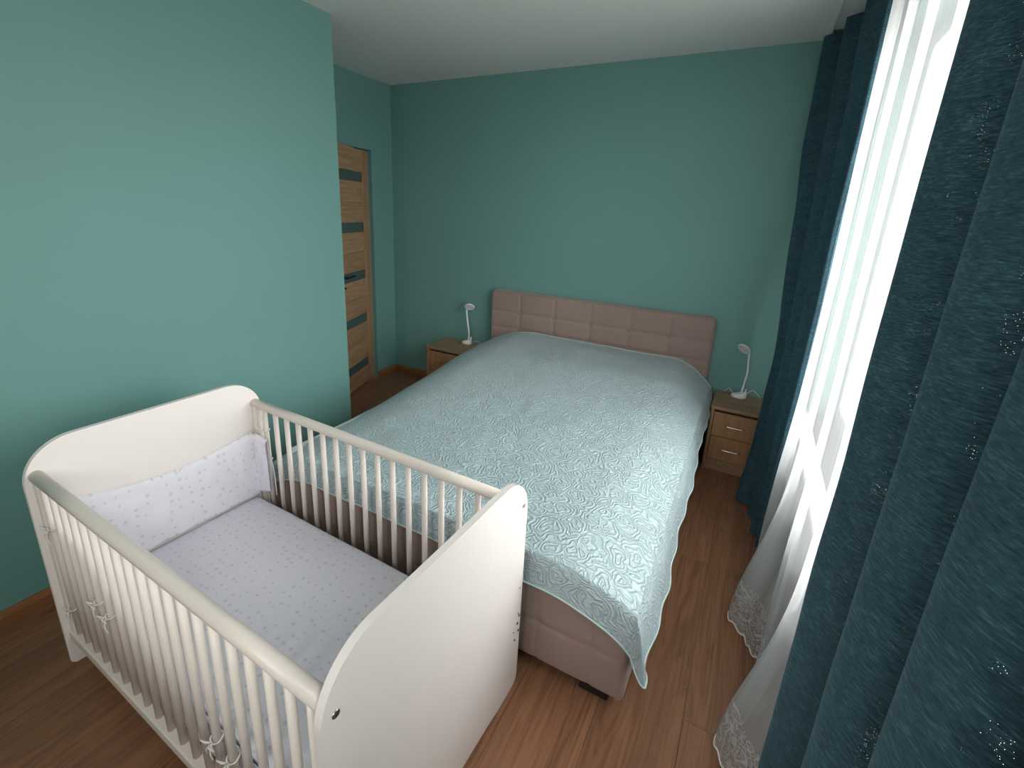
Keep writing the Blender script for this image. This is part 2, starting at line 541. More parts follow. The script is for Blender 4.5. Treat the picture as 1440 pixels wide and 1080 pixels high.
# floor: every laminate board its own piece
flo = box('floor', -.12, XR + .2, YB - .2, .15, -.08, -.008, MT['gap'])
tag(flo, 'brown oak laminate floor', None, None, 'structure')
PW, PL = .254, 1.38
k0 = -13
col = 0
xx = 2.965 + PW * -12
cols = []
while xx < XR + .02:
    cols.append(xx); xx += PW
for ci, xa in enumerate(cols):
    xb = xa + PW
    xa_, xb_ = max(xa, 0.0), min(xb, XR)
    if xb_ - xa_ < .02: continue
    if abs(xa - 2.965) < .01: off = -2.055
    else: off = -2.055 + [.55, .95, .3, 1.15, .72, .80][ci % 6]
    ystart = off - PL * 4
    while ystart < .0:
        ya, yb = max(ystart, YB), min(ystart + PL, 0.0)
        if yb - ya > .03:
            g = .0004
            # boards keep clear of the boxed-out wall
            segs = [(xa_, xb_, ya, yb)]
            if xb_ <= XL: 
                segs = [(xa_, xb_, max(ya, YP), yb)] if yb > YP + .02 else []
            elif xa_ < XL:
                segs = [(XL if yb <= YP + .02 else xa_, xb_, ya, yb)]
            for (p, q, r, s) in segs:
                o = box('plank', (p + g) - (p + q) / 2, (q - g) - (p + q) / 2, (r + g) - (r + s) / 2, (s - g) - (r + s) / 2, -.012, 0, MT['floor'], flo, .0006, 1)
                o.location = ((p + q) / 2, (r + s) / 2, 0)
        ystart += PL

# baseboards
def baseboard(name, axis, a0, a1, wall, sgn, mat, lab):
    h, t = .062, .016
    prof = [(0, 0), (t, 0), (t, h * .62), (t * .72, h * .82), (t * .42, h), (0, h)]
    if axis == 'y':
        o = prism(name, [(wall + sgn * p, q) for p, q in prof], 1, a0, a1, mat, None, 0)
    else:
        o = prism(name, [(wall + sgn * p, q) for p, q in prof], 0, a0, a1, mat, None, 0)
    return tag(o, lab, None, None, 'structure')
baseboard('baseboard_left', 'y', YB, YP, XL, 1, MT['base'], 'oak baseboard along the left wall')
baseboard('baseboard_recess', 'y', DY1, 0, 0, 1, MT['base'], 'short oak baseboard beside the door')
baseboard('baseboard_back', 'x', 0, XR, 0, -1, MT['basex'], 'oak baseboard along the back wall')
baseboard('baseboard_right', 'y', YB, 0, XR, -1, MT['base'], 'oak baseboard under the window')

# windows
def window(name, axis, a0, a1, z0, z1, pos, sgn, npan, lab):
    e = empty(name, (0, 0, 0)); tag(e, lab, None, None, 'structure')
    fw, fd = .07, .06
    d0, d1 = sorted((pos, pos + sgn * fd))
    def B(nm, p0, p1, q0, q1, mat, dd=(d0, d1), par=e):
        if axis == 'y': return box(nm, dd[0], dd[1], p0, p1, q0, q1, mat, par, .004, 1)
        return box(nm, p0, p1, dd[0], dd[1], q0, q1, mat, par, .004, 1)
    B('window_frame', a0, a1, z0, z0 + fw, MT['frame'])
    B('window_frame', a0, a1, z1 - fw, z1, MT['frame'])
    w = (a1 - a0) / npan
    for i in range(npan + 1):
        c = a0 + w * i
        lo, hi = max(a0, c - fw / 2), min(a1, c + fw / 2)
        if i == 0: hi = a0 + fw
        if i == npan: lo = a1 - fw
        B('mullion', lo, hi, z0 + fw, z1 - fw, MT['frame'])
    for i in range(npan):
        lo = a0 + w * i + (fw if i == 0 else fw / 2)
        hi = a0 + w * (i + 1) - (fw if i == npan - 1 else fw / 2)
        B('pane', lo, hi, z0 + fw, z1 - fw, MT['glass'], ((d0 + d1) / 2 - .003, (d0 + d1) / 2 + .003))
    return e
def glass():
    m = Mat('clear_window_glass')
    tr = m.add('ShaderNodeBsdfTransparent'); tr.inputs['Color'].default_value = (.95, .97, .96, 1)
    gl = m.add('ShaderNodeBsdfGlossy'); gl.inputs['Roughness'].default_value = .02
    fr = m.add('ShaderNodeFresnel'); fr.inputs['IOR'].default_value = 1.3
    mx = m.add('ShaderNodeMixShader')
    m.l.new(m.math('MULTIPLY', fr.outputs[0], .5), mx.inputs[0])
    m.l.new(tr.outputs[0], mx.inputs[1]); m.l.new(gl.outputs[0], mx.inputs[2])
    m.l.new(mx.outputs[0], m.out.inputs[0])
    return m.m
MT['glass'] = glass()
window('window_1', 'y', WIN1[0], WIN1[1], WIN1[2], WIN1[3], XR + .12, 1, 3, 'white framed window behind the sheer curtain')
window('fill_window_3', 'x', FILL_WIN3[0], FILL_WIN3[1], FILL_WIN3[2], FILL_WIN3[3], YB - .12, -1, 2, 'unseen white framed window added in the rear wall for fill light')
window('fill_window_2', 'y', FILL_WIN2[0], FILL_WIN2[1], FILL_WIN2[2], FILL_WIN2[3], XR + .12, 1, 1, 'white framed fill window added out of view behind the photographer')
tag(box('trim_1', XR - .06, XR + .12, WIN1[0] - .05, WIN1[1] + .05, WIN1[2] - .03, WIN1[2], MT['frame'], None, .004, 1), 'white window sill behind the sheer curtain', None, None, 'structure')

# door: leaf swung into the room on its right-hand hinges
def make_door():
    ang = math.atan2(-.937, .35)            # direction hinge -> handle in plan
    e = empty('door_1', (-.042, -.252, 0.012))
    e.rotation_euler = (0, 0, ang)
    tag(e, 'oak veneer door with five narrow smoked glass strips, ajar', None, None, 'structure')
    # local x: hinge -> handle, local y: thickness (room side is -y .. see below), z up
    Wd, Hd, T = .592, 1.945, .04
    st = .105
    ya, yb = -T, 0.0
    box('stile', 0, st, ya, yb, 0, Hd, MT['doorv'], e, .002, 1)
    box('stile', Wd - .085, Wd, ya, yb, 0, Hd, MT['doorv'], e, .002, 1)
    gz = [.145, .547, .922, 1.31, 1.70]     # lower edges of the glass strips
    gh = .075
    prev = 0.0
    for i, z in enumerate(gz):
        cuts = [prev, z] if i == 0 else [prev, (prev + z) / 2, z]
        for a, b in zip(cuts[:-1], cuts[1:]):
            box('rail', st, Wd - .085, ya + .004, yb - .004, a + .0008, b - .0008, MT['doorx'], e, .0015, 1)
        box('pane', st - .004, Wd - .081, ya + .012, yb - .012, z, z + gh, MT['smoke'], e)
        prev = z + gh
    box('rail', st, Wd - .085, ya + .004, yb - .004, prev, Hd, MT['doorx'], e, .0015, 1)
    # inner bead along the hinge stile
    box('bead', st - .006, st + .004, yb - .008, yb + .003, .2, 1.78, MT['doorv'], e, .002, 1)
    box('edge_band', -.008, 0, ya, yb, 0, Hd, MT['edge'], e)
    # handle set on both sides
    for s, yy in ((1, yb), (-1, ya)):
        h = box('handle_plate', Wd - .065, Wd - .025, min(yy, yy + s * .008), max(yy, yy + s * .008), .955, 1.005, MT['black'], e, .003, 1)
        tube('lever', spline([(Wd - .045, yy, .98), (Wd - .045, yy + s * .045, .98), (Wd - .07, yy + s * .052, .98), (Wd - .165, yy + s * .05, .982)], 5), .009, MT['black'], h)
        k = box('keyhole_plate', Wd - .065, Wd - .025, min(yy, yy + s * .008), max(yy, yy + s * .008), .875, .925, MT['black'], e, .003, 1)
        tube('thumb_turn', [(Wd - .045, yy, .90), (Wd - .045, yy + s * .035, .90)], .008, MT['black'], k)
    return e
MT['doorx'] = wood('oak_door_panel', srgb(140, 104, 76), srgb(194, 156, 122), 'x', .45, 23, 1, .5, .14)
make_door()
fr = empty('trim_2', (0, 0, 0)); tag(fr, 'oak door frame set inside the wall opening', None, None, 'structure')
box('jamb', -.12, -.062, DY1 - .012, DY1, 0, DZ, MT['doorv'], fr, .001, 1)
box('jamb', -.12, -.062, DY0, DY0 + .03, 0, DZ, MT['doorv'], fr, .001, 1)
box('head', -.12, -.062, DY0 + .03, DY1 - .012, DZ - .008, DZ, MT['doorh'], fr, .001, 1)

# ------------------------------------------------------------------ bed
BX0, BX1, BY0, BY1 = 1.105, 2.785, -.10, -2.150
bed = empty('double_bed', ((BX0 + BX1) / 2, -1.1, 0))
tag(bed, 'taupe upholstered double bed with tufted headboard against the teal wall', 'bed')
ox, oy = (BX0 + BX1) / 2, -1.1

def tufted_face(w, h, us, vs_, depth, bulge, nu=150, nv=60, edge=.018, seam=.010):
    """height field for an upholstered panel: pillowed cells with pulled seams"""
    U, V = np.meshgrid(np.linspace(0, w, nu), np.linspace(0, h, nv), indexing='ij')
    d = np.zeros_like(U)
    for u in us: d -= depth * np.exp(-((U - u) / seam) ** 2)
    for v in vs_: d -= depth * .8 * np.exp(-((V - v) / seam) ** 2)
    for u in us:
        for v in vs_:
            d -= depth * 1.6 * np.exp(-(((U - u) ** 2 + (V - v) ** 2) / (.02 ** 2)))
    # soft pillow between the seams
    def pil(X, cuts, L):
        c = np.array([0] + list(cuts) + [L]); i = np.clip(np.searchsorted(c, X, side='right') - 1, 0, len(c) - 2)
        t = (X - c[i]) / (c[i + 1] - c[i]); return np.sin(np.pi * np.clip(t, 0, 1)) ** .6
    d += bulge * pil(U, us, w) * pil(V, vs_, h)
    e = np.minimum(np.minimum(U, w - U), np.minimum(V, h - V))
    d -= edge * (1 - np.sqrt(np.clip(1 - (1 - np.clip(e / edge, 0, 1)) ** 2, 0, 1)))
    return U, V, d

# headboard: front face looks along -y
HX0, HX1, HZ = 1.086, 2.761, .928
hb_us = [.264 + .2865 * i for i in range(5)]
hb_us = [1.35 - HX0, 1.64 - HX0, 1.927 - HX0, 2.213 - HX0, 2.487 - HX0]
hb_vs = [.37, .503, .636, .768]
hb_vs = [v - .06 for v in hb_vs]
U, V, D = tufted_face(HX1 - HX0, HZ - .06, hb_us, hb_vs, .0045, .006, 220, 120)
Rc = .035
Wd_ = HX1 - HX0; Hd_ = HZ - .06
cu = np.where(U < Rc, Rc - U, np.where(U > Wd_ - Rc, U - (Wd_ - Rc), 0)); cv = np.clip(V - (Hd_ - Rc), 0, None)
sc_ = np.where((cu > 0) & (cv > 0), np.maximum(cu, cv) / np.sqrt(cu ** 2 + cv ** 2 + 1e-12), 1)
U = np.where(U < Rc, Rc - cu * sc_, np.where(U > Wd_ - Rc, Wd_ - Rc + cu * sc_, U)); V = np.where(cv > 0, Hd_ - Rc + cv * sc_, V)
P = np.stack([HX0 + U - ox, -.088 - D - oy, .06 + V], -1)
hb = grid_mesh('headboard', P, MT['taupe'], bed)
hb_back = prism('headboard_back', rrect(HX0 - ox, HX1 - ox, .06, HZ, (.002, .002, .035, .035), 6), 1, -.073 - oy, -.006 - oy, MT['taupe'], hb, .004, 2)
bm = bmesh.new()
bmesh.ops.create_uvsphere(bm, u_segments=12, v_segments=6, radius=.011)
bmesh.ops.scale(bm, vec=(1, .5, 1), verts=bm.verts)
btn = from_bm('button', bm, MT['taupe'], hb, True)
first = True
for u in hb_us:
    for v in hb_vs:
        o = btn if first else link(btn.copy(), hb)
        o.parent = hb
        o.location = (HX0 + u - ox, -.085 - oy, .06 + v)
        first = False
# base: foot panel, side panels
ZB0, ZB1 = .052, .375
fus = [x - BX0 for x in (1.34, 1.53, 1.72, 1.91, 2.10, 2.29, 2.48, 2.67)]
base = box('base', BX0 + .02 - ox, BX1 - .02 - ox, BY1 + .02 - oy, BY0 - .0 - oy, ZB0 + .01, ZB1, MT['taupe'], bed, .01, 2)
U, V, D = tufted_face(BX1 - BX0, ZB1 - ZB0, fus, [.213 - ZB0], .003, .004, 240, 50, .02, .008)
P = np.stack([BX0 + U - ox, BY1 - D - oy, ZB0 + V], -1)
grid_mesh('foot_panel', P, MT['taupe'], base)
Ls = BY0 - BY1
sus = [Ls * k / 9 for k in range(1, 9)]
for sgn, xs in ((1, BX1), (-1, BX0)):
    U, V, D = tufted_face(Ls, ZB1 - ZB0, sus, [.213 - ZB0], .003, .004, 240, 50, .02, .008)
    P = np.stack([xs + sgn * D - ox, BY1 + U - oy, ZB0 + V], -1)
    grid_mesh('side_panel', P if sgn > 0 else P[::-1], MT['taupe'], base)
for lx in (BX0 + .10, BX1 - .10):
    for ly in (BY1 + .055, BY0 - .10):
        box('leg', lx - .05 - ox, lx + .05 - ox, ly - .03 - oy, ly + .03 - oy, 0, ZB0 + .012, MT['black'], bed, .004, 1)
box('mattress', BX0 + .06 - ox, BX1 - .06 - ox, BY1 + .06 - oy, BY0 - .02 - oy, ZB1, .45, MT['pad'], bed, .035, 4, True)

# bedspread -------------------------------------------------------
def bed_top(x, y):
    """height of the spread over mattress and pillows"""
    head = .125 * np.clip((y + 1.75) / 1.45, 0, 1) ** 1.15
    z = .512 + head
    c = .012 * np.exp(-((y + .62) / .16) ** 2)          # pillow ridge
    z = z + c
    sL = np.clip(1.47 - x, 0, None); sR = np.clip(x - 2.52, 0, None)
    z = z - .92 * sL ** 2 - (1.15 + .9 * sstep(-.9, -.2, y)) * sR ** 2
    z = z + .010 * vnoise(x * 3.1 + 7, y * 2.3 + 50, 3) + .006 * vnoise(x * 8 + 3, y * 7 + 60, 4)
    z = z - .02 * sstep(-1.95, -2.15, y)
    return z
EX0, EX1, EY1 = BX0 - .006, BX1 + .006, BY1 - .008     # plan line where the cloth turns down
NA, NB = 330, 400
DL = .16
def over_right(b): return .12 + .09 * b              # b: 0 head .. 1 foot
def over_foot(a): return .115 + .045 * a
a_ = np.linspace(0, 1, NA); b_ = np.linspace(0, 1, NB)
A, Bq = np.meshgrid(a_, b_, indexing='ij')
YH = -.118
OR = over_right(Bq); OF = over_foot(A) + .045 * sstep(.86, .97, A)
flatx = (EX0 - DL) + A * ((EX1 + OR) - (EX0 - DL))
flaty = YH - Bq * ((YH - EY1) + OF)
ea = np.clip(flatx - EX1, 0, None) - np.clip(EX0 - flatx, 0, None)
eb = np.clip(EY1 - flaty, 0, None)
X = np.clip(flatx, EX0, EX1); Y = np.clip(flaty, EY1, None)
r = np.sqrt(ea ** 2 + eb ** 2)
th = np.arctan2(eb, np.abs(ea) + 1e-9)
inc = np.sqrt(np.clip(np.sin(2 * th), 0, 1)) * (r > 0)                          # 1 on the diagonal of a corner
Ztop = bed_top(X, Y)
rr = .05                                               # rounding of the turn-down
def drop(rv): return np.where(rv < rr * 1.571, rr * (1 - np.cos(rv / rr)), rr + (rv - rr * 1.571))
def outw(rv): return np.where(rv < rr * 1.571, rr * np.sin(np.clip(rv / rr, 0, 1.571)), rr)
edge_w = .005 * np.sin(flaty * 31 + 1.2) + .006 * np.sin(flaty * 9.3)   # waves of the hanging hem
edge_w2 = .008 * np.sin(flatx * 17 + .5)
cor = (np.abs(ea) > 0) & (eb > 0)
# corners: the square of spare cloth fans round the bed corner and hangs as a slanting flap
LA = np.where(ea > 0, OR, DL)
qa, qb = np.abs(ea) / LA, eb / OF
mm = np.maximum(qa, qb) + 1e-9
phi = np.where(qa >= qb, .5 * qb / mm, 1 - .5 * qa / mm)
sp_ = np.sin(np.pi * phi)
ell = LA * (1 - phi) + OF * phi - .01 * sp_
rv = np.where(cor, mm * ell, r)
dz = drop(rv)
ang_ = np.where(cor, phi * np.pi / 2, th)
fsx = np.where(cor, np.where(ea > 0, .25 * np.clip(rv - .04, 0, None), 0) * (1 - phi) ** 2 + .042 * mm * sp_, 0)
X = X + np.sign(ea) * (outw(rv) * .2 * np.cos(ang_) + fsx)
X = X + np.where(cor, 0, .25 * np.clip(ea - .04, 0, None))
X = X + np.where((np.abs(ea) > 0), np.sign(ea) * edge_w * np.clip(np.abs(ea) / .2, 0, 1) * np.where(cor, (1 - phi) ** 2, 1), 0)
Y = Y - outw(rv) * .2 * np.sin(ang_) - np.where(cor, .055 * mm * sp_, 0) - np.where(eb > 0, (edge_w2 * .4 + .002) * np.clip(eb / .15, 0, 1) * np.where(cor, phi ** 2, 1), 0)
Z = Ztop - dz
# the quilting as gentle real relief
UVq = np.stack([flatx, flaty], -1)
wob = .003 * vnoise(flatx * 16 + 9, flaty * 16 + 90, 8)
Z = Z + wob * (r < .02)
Y = np.minimum(Y, YH + .0)
P = np.stack([X, Y, Z], -1)
spread = grid_mesh('bedspread', P, MT['quilt'], None, True, UVq)
tag(spread, 'pale mint quilted bedspread draped over the double bed', 'bedspread')
rim = [Vector(P[i, 0]) for i in range(0, NA, 3)] + [Vector(P[-1, j]) for j in range(0, NB, 3)] + [Vector(P[i, -1]) for i in range(NA - 1, -1, -3)] + [Vector(P[0, j]) for j in range(NB - 1, -1, -3)]
rim2 = [rim[0]]
for q in rim[1:]:
    if (q - rim2[-1]).length > .004: rim2.append(q)
tube('piping', rim2, .0035, MT['piping'], spread, 6, True)

# ------------------------------------------------------------------ nightstands
def nightstand(x0, x1, lab):
    yf, yk, zt = -.335, -.018, .437
    e = empty('nightstand', ((x0 + x1) / 2, (yf + yk) / 2, 0))
    tag(e, lab, 'nightstand', 'oak nightstands beside the bed')
    w = (x1 - x0) / 2; d = (yk - yf) / 2; t = .018
    prism('top', rrect(-w, w, -d - .006, d, (.004, .004, .002, .002), 3), 2, zt - .022, zt, MT['nightx'], e, .002, 1)
    box('side_panel', -w + .004, -w + t + .004, -d, d, 0, zt - .022, MT['nightz'], e, .001, 1)
    box('side_panel', w - t - .004, w - .004, -d, d, 0, zt - .022, MT['nightz'], e, .001, 1)
    box('back_panel', -w + .02, w - .02, d - .008, d - .002, .02, zt - .022, MT['nightz'], e)
    box('plinth', -w + t + .004, w - t - .004, -d + .012, -d + .03, 0, .075, MT['nightx'], e, .001, 1)
    box('carcass', -w + t + .006, w - t - .006, -d + .03, d - .01, .07, zt - .03, MT['gap'], e)
    zz = [(.083, .238), (.243, .398)]
    for a, b in zz:
        dr = box('drawer', -w + t + .007, w - t - .007, -d - .002, -d + .018, a, b, MT['nightz'], e, .0015, 1)
        zc = (a + b) / 2 + .005
        hw = .05
        tube('handle', spline([(-hw, -d - .002, zc), (-hw, -d - .02, zc), (-hw + .012, -d - .027, zc), (hw - .012, -d - .027, zc), (hw, -d - .02, zc), (hw, -d - .002, zc)], 5), .0045, MT['steel'], dr, 8)
    return e
nightstand(2.828, 3.125, 'oak two-drawer nightstand partly behind the dark curtain, right of the bed')
nightstand(.622, 1.035, 'oak nightstand in the recess by the door, left of the bed')

# ------------------------------------------------------------------ desk lamps
def lamp(x, y, head_dir, lean, lab, hgt, tilt, rz):
    z0 = .437
    e = empty('table_lamp', (x, y, z0), rz)
    tag(e, lab, 'lamp', 'white LED lamps on the nightstands')
    # sloped oval base: back higher, with a small phone slot
    n = 28
    V, F = [], []
    lv = [(0, 0.94, 0), (.006, 1.0, 0), (.012, 1.0, .35), (.018, .9, .8), (.02, .72, 1.0)]
    for (h, s, k) in lv:
        for i in range(n):
            a = 2 * math.pi * i / n
            px, py = .047 * s * math.cos(a), .036 * s * math.sin(a)
            zz = h + k * .022 * (px / .047 + 1) / 2
            V.append((px, py, zz))
    for j in range(len(lv) - 1):
        for i in range(n):
            F.append((j * n + i, j * n + (i + 1) % n, (j + 1) * n + (i + 1) % n, (j + 1) * n + i))
    F.append(tuple(range(n - 1, -1, -1))); F.append(tuple((len(lv) - 1) * n + i for i in range(n)))
    b = mesh('base', V, F, MT['plastic'], e, True)
    box('phone_rest', .030, .040, -.016, .016, .02, .062, MT['plastic'], b, .004, 2)
    # gooseneck
    top = Vector((lean, 0, hgt))
    path = spline([(.012, 0, .025), (.018, 0, .09), (.012 + lean * .75, 0, hgt * .55), (lean * 1.05, 0, hgt * .85), tuple(top)], 8)
    tube('neck', path, .0065, MT['plastic'], e, 10)
    # ring head
    hd = empty_part('lamp_head', e, top + Vector((-.034 * head_dir, -.012, .014)))
    hd.rotation_euler = (-.75, tilt, 0)
    return e
def empty_part(name, parent, loc):
    n = 32
    V, F = [], []
    prof = [(0, .010), (.030, .010), (.040, .006), (.044, 0), (.042, -.006), (.036, -.008), (.033, -.004), (.0, -.004)]
    for (r_, h) in prof:
        for i in range(n):
            a = 2 * math.pi * i / n
            V.append((r_ * math.cos(a), r_ * .92 * math.sin(a), h))
    for j in range(len(prof) - 1):
        for i in range(n):
            F.append((j * n + i, (j + 1) * n + i, (j + 1) * n + (i + 1) % n, j * n + (i + 1) % n))
    o = mesh(name, V, F, MT['plastic'], parent, True, loc)
    d = mesh('diffuser', [(.033 * math.cos(2 * math.pi * i / n), .03 * math.sin(2 * math.pi * i / n), -.005) for i in range(n)], [tuple(range(n - 1, -1, -1))], MT['diff'], o)
    return o
lr = lamp(2.968, -.085, 1, .016, 'white gooseneck lamp with ring head on the nightstand partly behind the dark curtain', .315, .55, 0)
ll = lamp(.862, -.085, -1, -.008, 'white gooseneck lamp with ring head on the nightstand in the recess by the door', .31, -.35, math.pi * .0)
for e, s in ((lr, 1), (ll, -1)):
    for c in e.children:
        pass
tube('cable', spline([(-.035, .02, .01), (-.06, .045, .035), (-.075, .05, .02), (-.09, .05, .004)], 6), .002, MT['cord'], lr, 6)
tube('cable', spline([(.035, .03, .012), (.07, .05, .045), (.10, .055, .03), (.125, .058, .004)], 6), .002, MT['cord'], lr, 6)
tube('cable', spline([(.035, .02, .01), (.07, .045, .02), (.10, .055, .004)], 6), .002, MT['cord'], ll, 6)

# ------------------------------------------------------------------ crib
CW, CL, CH, CT = .752, 1.3186, .812, .018
crib = empty('baby_crib', (1.1024, -2.92, 0), -.0297)
tag(crib, 'white wooden baby crib with round bars and solid curved ends', 'crib')
def panel_outline():
    pts = []
    Rt = .135
    pts += [(.012, 0), (.075, 0)]
    for k in range(9):
        t = k / 8
        pts.append((.12 + t * (CW - .24), .014 * math.sin(math.pi * t) ** .6))
    pts += [(CW - .075, 0), (CW - .03, 0)]
    for k in range(5):
        a = math.radians(-90 + 90 * k / 4)
        pts.append((CW - .03 + .03 * math.cos(a), .03 + .03 * math.sin(a)))
    for k in range(13):
        a = math.radians(90 * k / 12)
        pts.append((CW - Rt + Rt * math.cos(a), CH - Rt + Rt * math.sin(a)))
    for k in range(13):
        a = math.radians(90 + 90 * k / 12)
        pts.append((Rt + Rt * math.cos(a), CH - Rt + Rt * math.sin(a)))
    pts += [(0, .012)]
    out = []
    for q in pts:
        if not out or (abs(q[0] - out[-1][0]) + abs(q[1] - out[-1][1])) > 1e-4: out.append(q)
    return out
PO = panel_outline()
p_far = prism('end_panel', PO, 0, 0, CT, MT['white'], crib, .0025, 2)
p_near = prism('end_panel', PO, 0, CL - CT, CL, MT['white'], crib, .0025, 2)
RZ, RA = .708, .030
for v in (RA, CW - RA):
    tube('top_rail', [(CT - .002 + (CL - 2 * CT + .004) * k / 4, v, RZ) for k in range(5)], .0185, MT['barw'], crib, 18)
    box('bottom_rail', CT, CL - CT, v - .02, v + .02, .102, .136, MT['barw'], crib, .005, 2)
V, F = tube_data([(0, 0, .134), (0, 0, RZ - .012)], .0100, 12)
bar0 = mesh('bar', V, F, MT['barw'], crib, True)
first = True
nb = 20
for k in range(nb):
    o = bar0 if first else link(bar0.copy(), crib)
    o.location = (.060 + (1.258 - .060) * k / (nb - 1), RA, 0); first = False
for k in range(17):
    o = link(bar0.copy(), crib)
    o.location = (.086 + (1.232 - .086) * k / 16, CW - RA, 0)
for v in (RA, CW - RA):
    box('corner_post', CT, CT + .026, v - .014, v + .014, .134, RZ - .006, MT['barw'], crib, .005, 2)
# mattress support
for v0, v1 in ((.052, .075), (CW - .075, CW - .052)):
    box('support_rail', CT, CL - CT, v0, v1, .135, .160, MT['barw'], crib, .002, 1)
for k in range(11):
    u = .06 + k * .118
    box('slat', u - .03, u + .03, .056, CW - .056, .160, .170, MT['barw'], crib, .002, 1)
# connector bolts on the outer face of the near end, and the old screw holes
def screw(parent, u, v, z, r_, mat, name):
    n = 14
    V = [(u, v, z)] ; V = []
    for (rad, du) in ((r_, 0.0), (r_, .0015), (r_ * .75, .0025), (r_ * .5, .0012), (0.0001, .0008)):
        for i in range(n):
            a = 2 * math.pi * i / n
            V.append((u + du, v + rad * math.cos(a), z + rad * math.sin(a)))
    F = []
    for j in range(4):
        for i in range(n): F.append((j * n + i, j * n + (i + 1) % n, (j + 1) * n + (i + 1) % n, (j + 1) * n + i))
    return mesh(name, V, F, mat, parent, True)
screw(p_near, CL, RA + .002, RZ - .012, .0085, MT['steel'], 'bolt')
screw(p_near, CL, CW - RA + .004, RZ - .004, .0075, MT['steel'], 'bolt')
for (dv, z, r_) in ((.020, .300, .0025), (.012, .285, .004), (.022, .262, .0045), (.012, .225, .004), (.034, .205, .003), (.045, .245, .002), (.02, .40, .0018)):
    screw(p_near, CL - .0005, CW - dv, z, r_, MT['gap'], 'screw_hole')

# mattress with fitted sheet (its own thing, lies in the crib)
cm = empty('crib_mattress', crib.location, -.0297)
tag(cm, 'thin crib mattress in a lilac dotted fitted sheet', 'mattress')
u0, u1, v0, v1 = .024, CL - .024, .062, CW - .062
NU, NV = 120, 64
Ug, Vg = np.meshgrid(np.linspace(0, 1, NU), np.linspace(0, 1, NV), indexing='ij')
# wrap: top plus rolled sides
def wrap(t, lo, hi, side):
    L = (hi - lo) + 2 * side
    s = t * L - side
    pos = np.clip(s, 0, hi - lo); ov = np.where(s < 0, -s, np.where(s > hi - lo, s - (hi - lo), 0))
    return lo + pos, ov
Xm, ox_ = wrap(Ug, u0 + .012, u1 - .012, .095)
Ym, oy_ = wrap(Vg, v0 + .012, v1 - .012, .095)
ov = np.maximum(ox_, oy_)
rd = .018
dzm = np.where(ov < rd * 1.571, rd * (1 - np.cos(ov / rd)), rd + ov - rd * 1.571)
dout = np.where(ov < rd * 1.571, rd * np.sin(np.clip(ov / rd, 0, 1.571)), rd) * .66
Xm = Xm + np.where(ox_ > 0, np.sign(Ug - .5) * dout, 0) ; Ym = Ym + np.where(oy_ > 0, np.sign(Vg - .5) * dout, 0)
Zm = .280 - np.minimum(dzm, .108) + .004 * vnoise(Ug * 9, Vg * 5, 5) + .0025 * vnoise(Ug * 24, Vg * 13, 6)
Pm = np.stack([Xm, Ym, Zm], -1)
grid_mesh('fitted_sheet', Pm, MT['sheet'], cm, True, np.stack([Ug * 1.46, Vg * .82], -1))
box('mattress_core', u0 + .02, u1 - .02, v0 + .02, v1 - .02, .1705, .262, MT['pad'], cm, .01, 2)

# bumper (its own thing, tied to the bars)
bp = empty('crib_bumper', crib.location, -.0297)
tag(bp, 'white dotted padded bumper tied inside the crib end and side', 'bumper')
def padded(name, path_fn, top_fn, bot_fn, nrm_fn, n, m, thick, mat, parent, puff=.006, seed=1):
    """two skins: path_fn(t)->(u,v), offset along nrm by thickness with soft edges"""
    t = np.linspace(0, 1, n); h = np.linspace(0, 1, m)
    T, H = np.meshgrid(t, h, indexing='ij')
    PU, PV = path_fn(T); NUx, NVx = nrm_fn(T)
    Zt, Zb = top_fn(T), bot_fn(T)
    Z = Zb + (Zt - Zb) * H
    e = np.minimum(H, 1 - H) * (Zt - Zb)
    soft = np.sqrt(np.clip(1 - (1 - np.clip(e / .014, 0, 1)) ** 2, 0, 1))
    nz = puff * (vnoise(T * 8 + seed, H * 3, seed) + .6 * vnoise(T * 20, H * 7 + seed, seed + 1))
    off = thick * soft + nz * soft
    A_ = np.stack([PU + NUx * off, PV + NVx * off, Z], -1)
    B_ = np.stack([PU + 0 * off, PV + 0 * off, Z], -1)
    ring = np.concatenate([A_, B_[:, ::-1]], 1)
    ring = np.concatenate([ring, ring[:, :1]], 1)
    L = np.hypot(PU[-1, 0] - PU[0, 0], PV[-1, 0] - PV[0, 0])
    uv = np.stack([np.broadcast_to(t[:, None] * L, ring.shape[:2]), ring[:, :, 2] + seed], -1)
    return grid_mesh(name, ring, mat, parent, True, uv)
one = lambda T: np.ones_like(T)
# along the far end panel
def top_end(T):
    z = .612 - .05 * np.sin(np.pi * np.clip(T * 1.02, 0, 1)) * (1 - .2 * T)
    z = z - .030 * T
    return z - .014 * np.exp(-((T - .55) / .012) ** 2)
padded('end_pad', lambda T: (CT + .004 + 0 * T, .055 + T * (CW - .115)), top_end, lambda T: .284 + 0 * T, lambda T: (one(T), 0 * T), 110, 34, .020, MT['bumper'], bp, .010, 2)
# short return along the bed side
padded('side_pad', lambda T: (CT + .026 + T * .085, CW - .056 + 0 * T), lambda T: .585 - .01 * T, lambda T: .300 + .03 * T, lambda T: (0 * T, -one(T)), 26, 30, .012, MT['bumper'], bp, .004, 5)
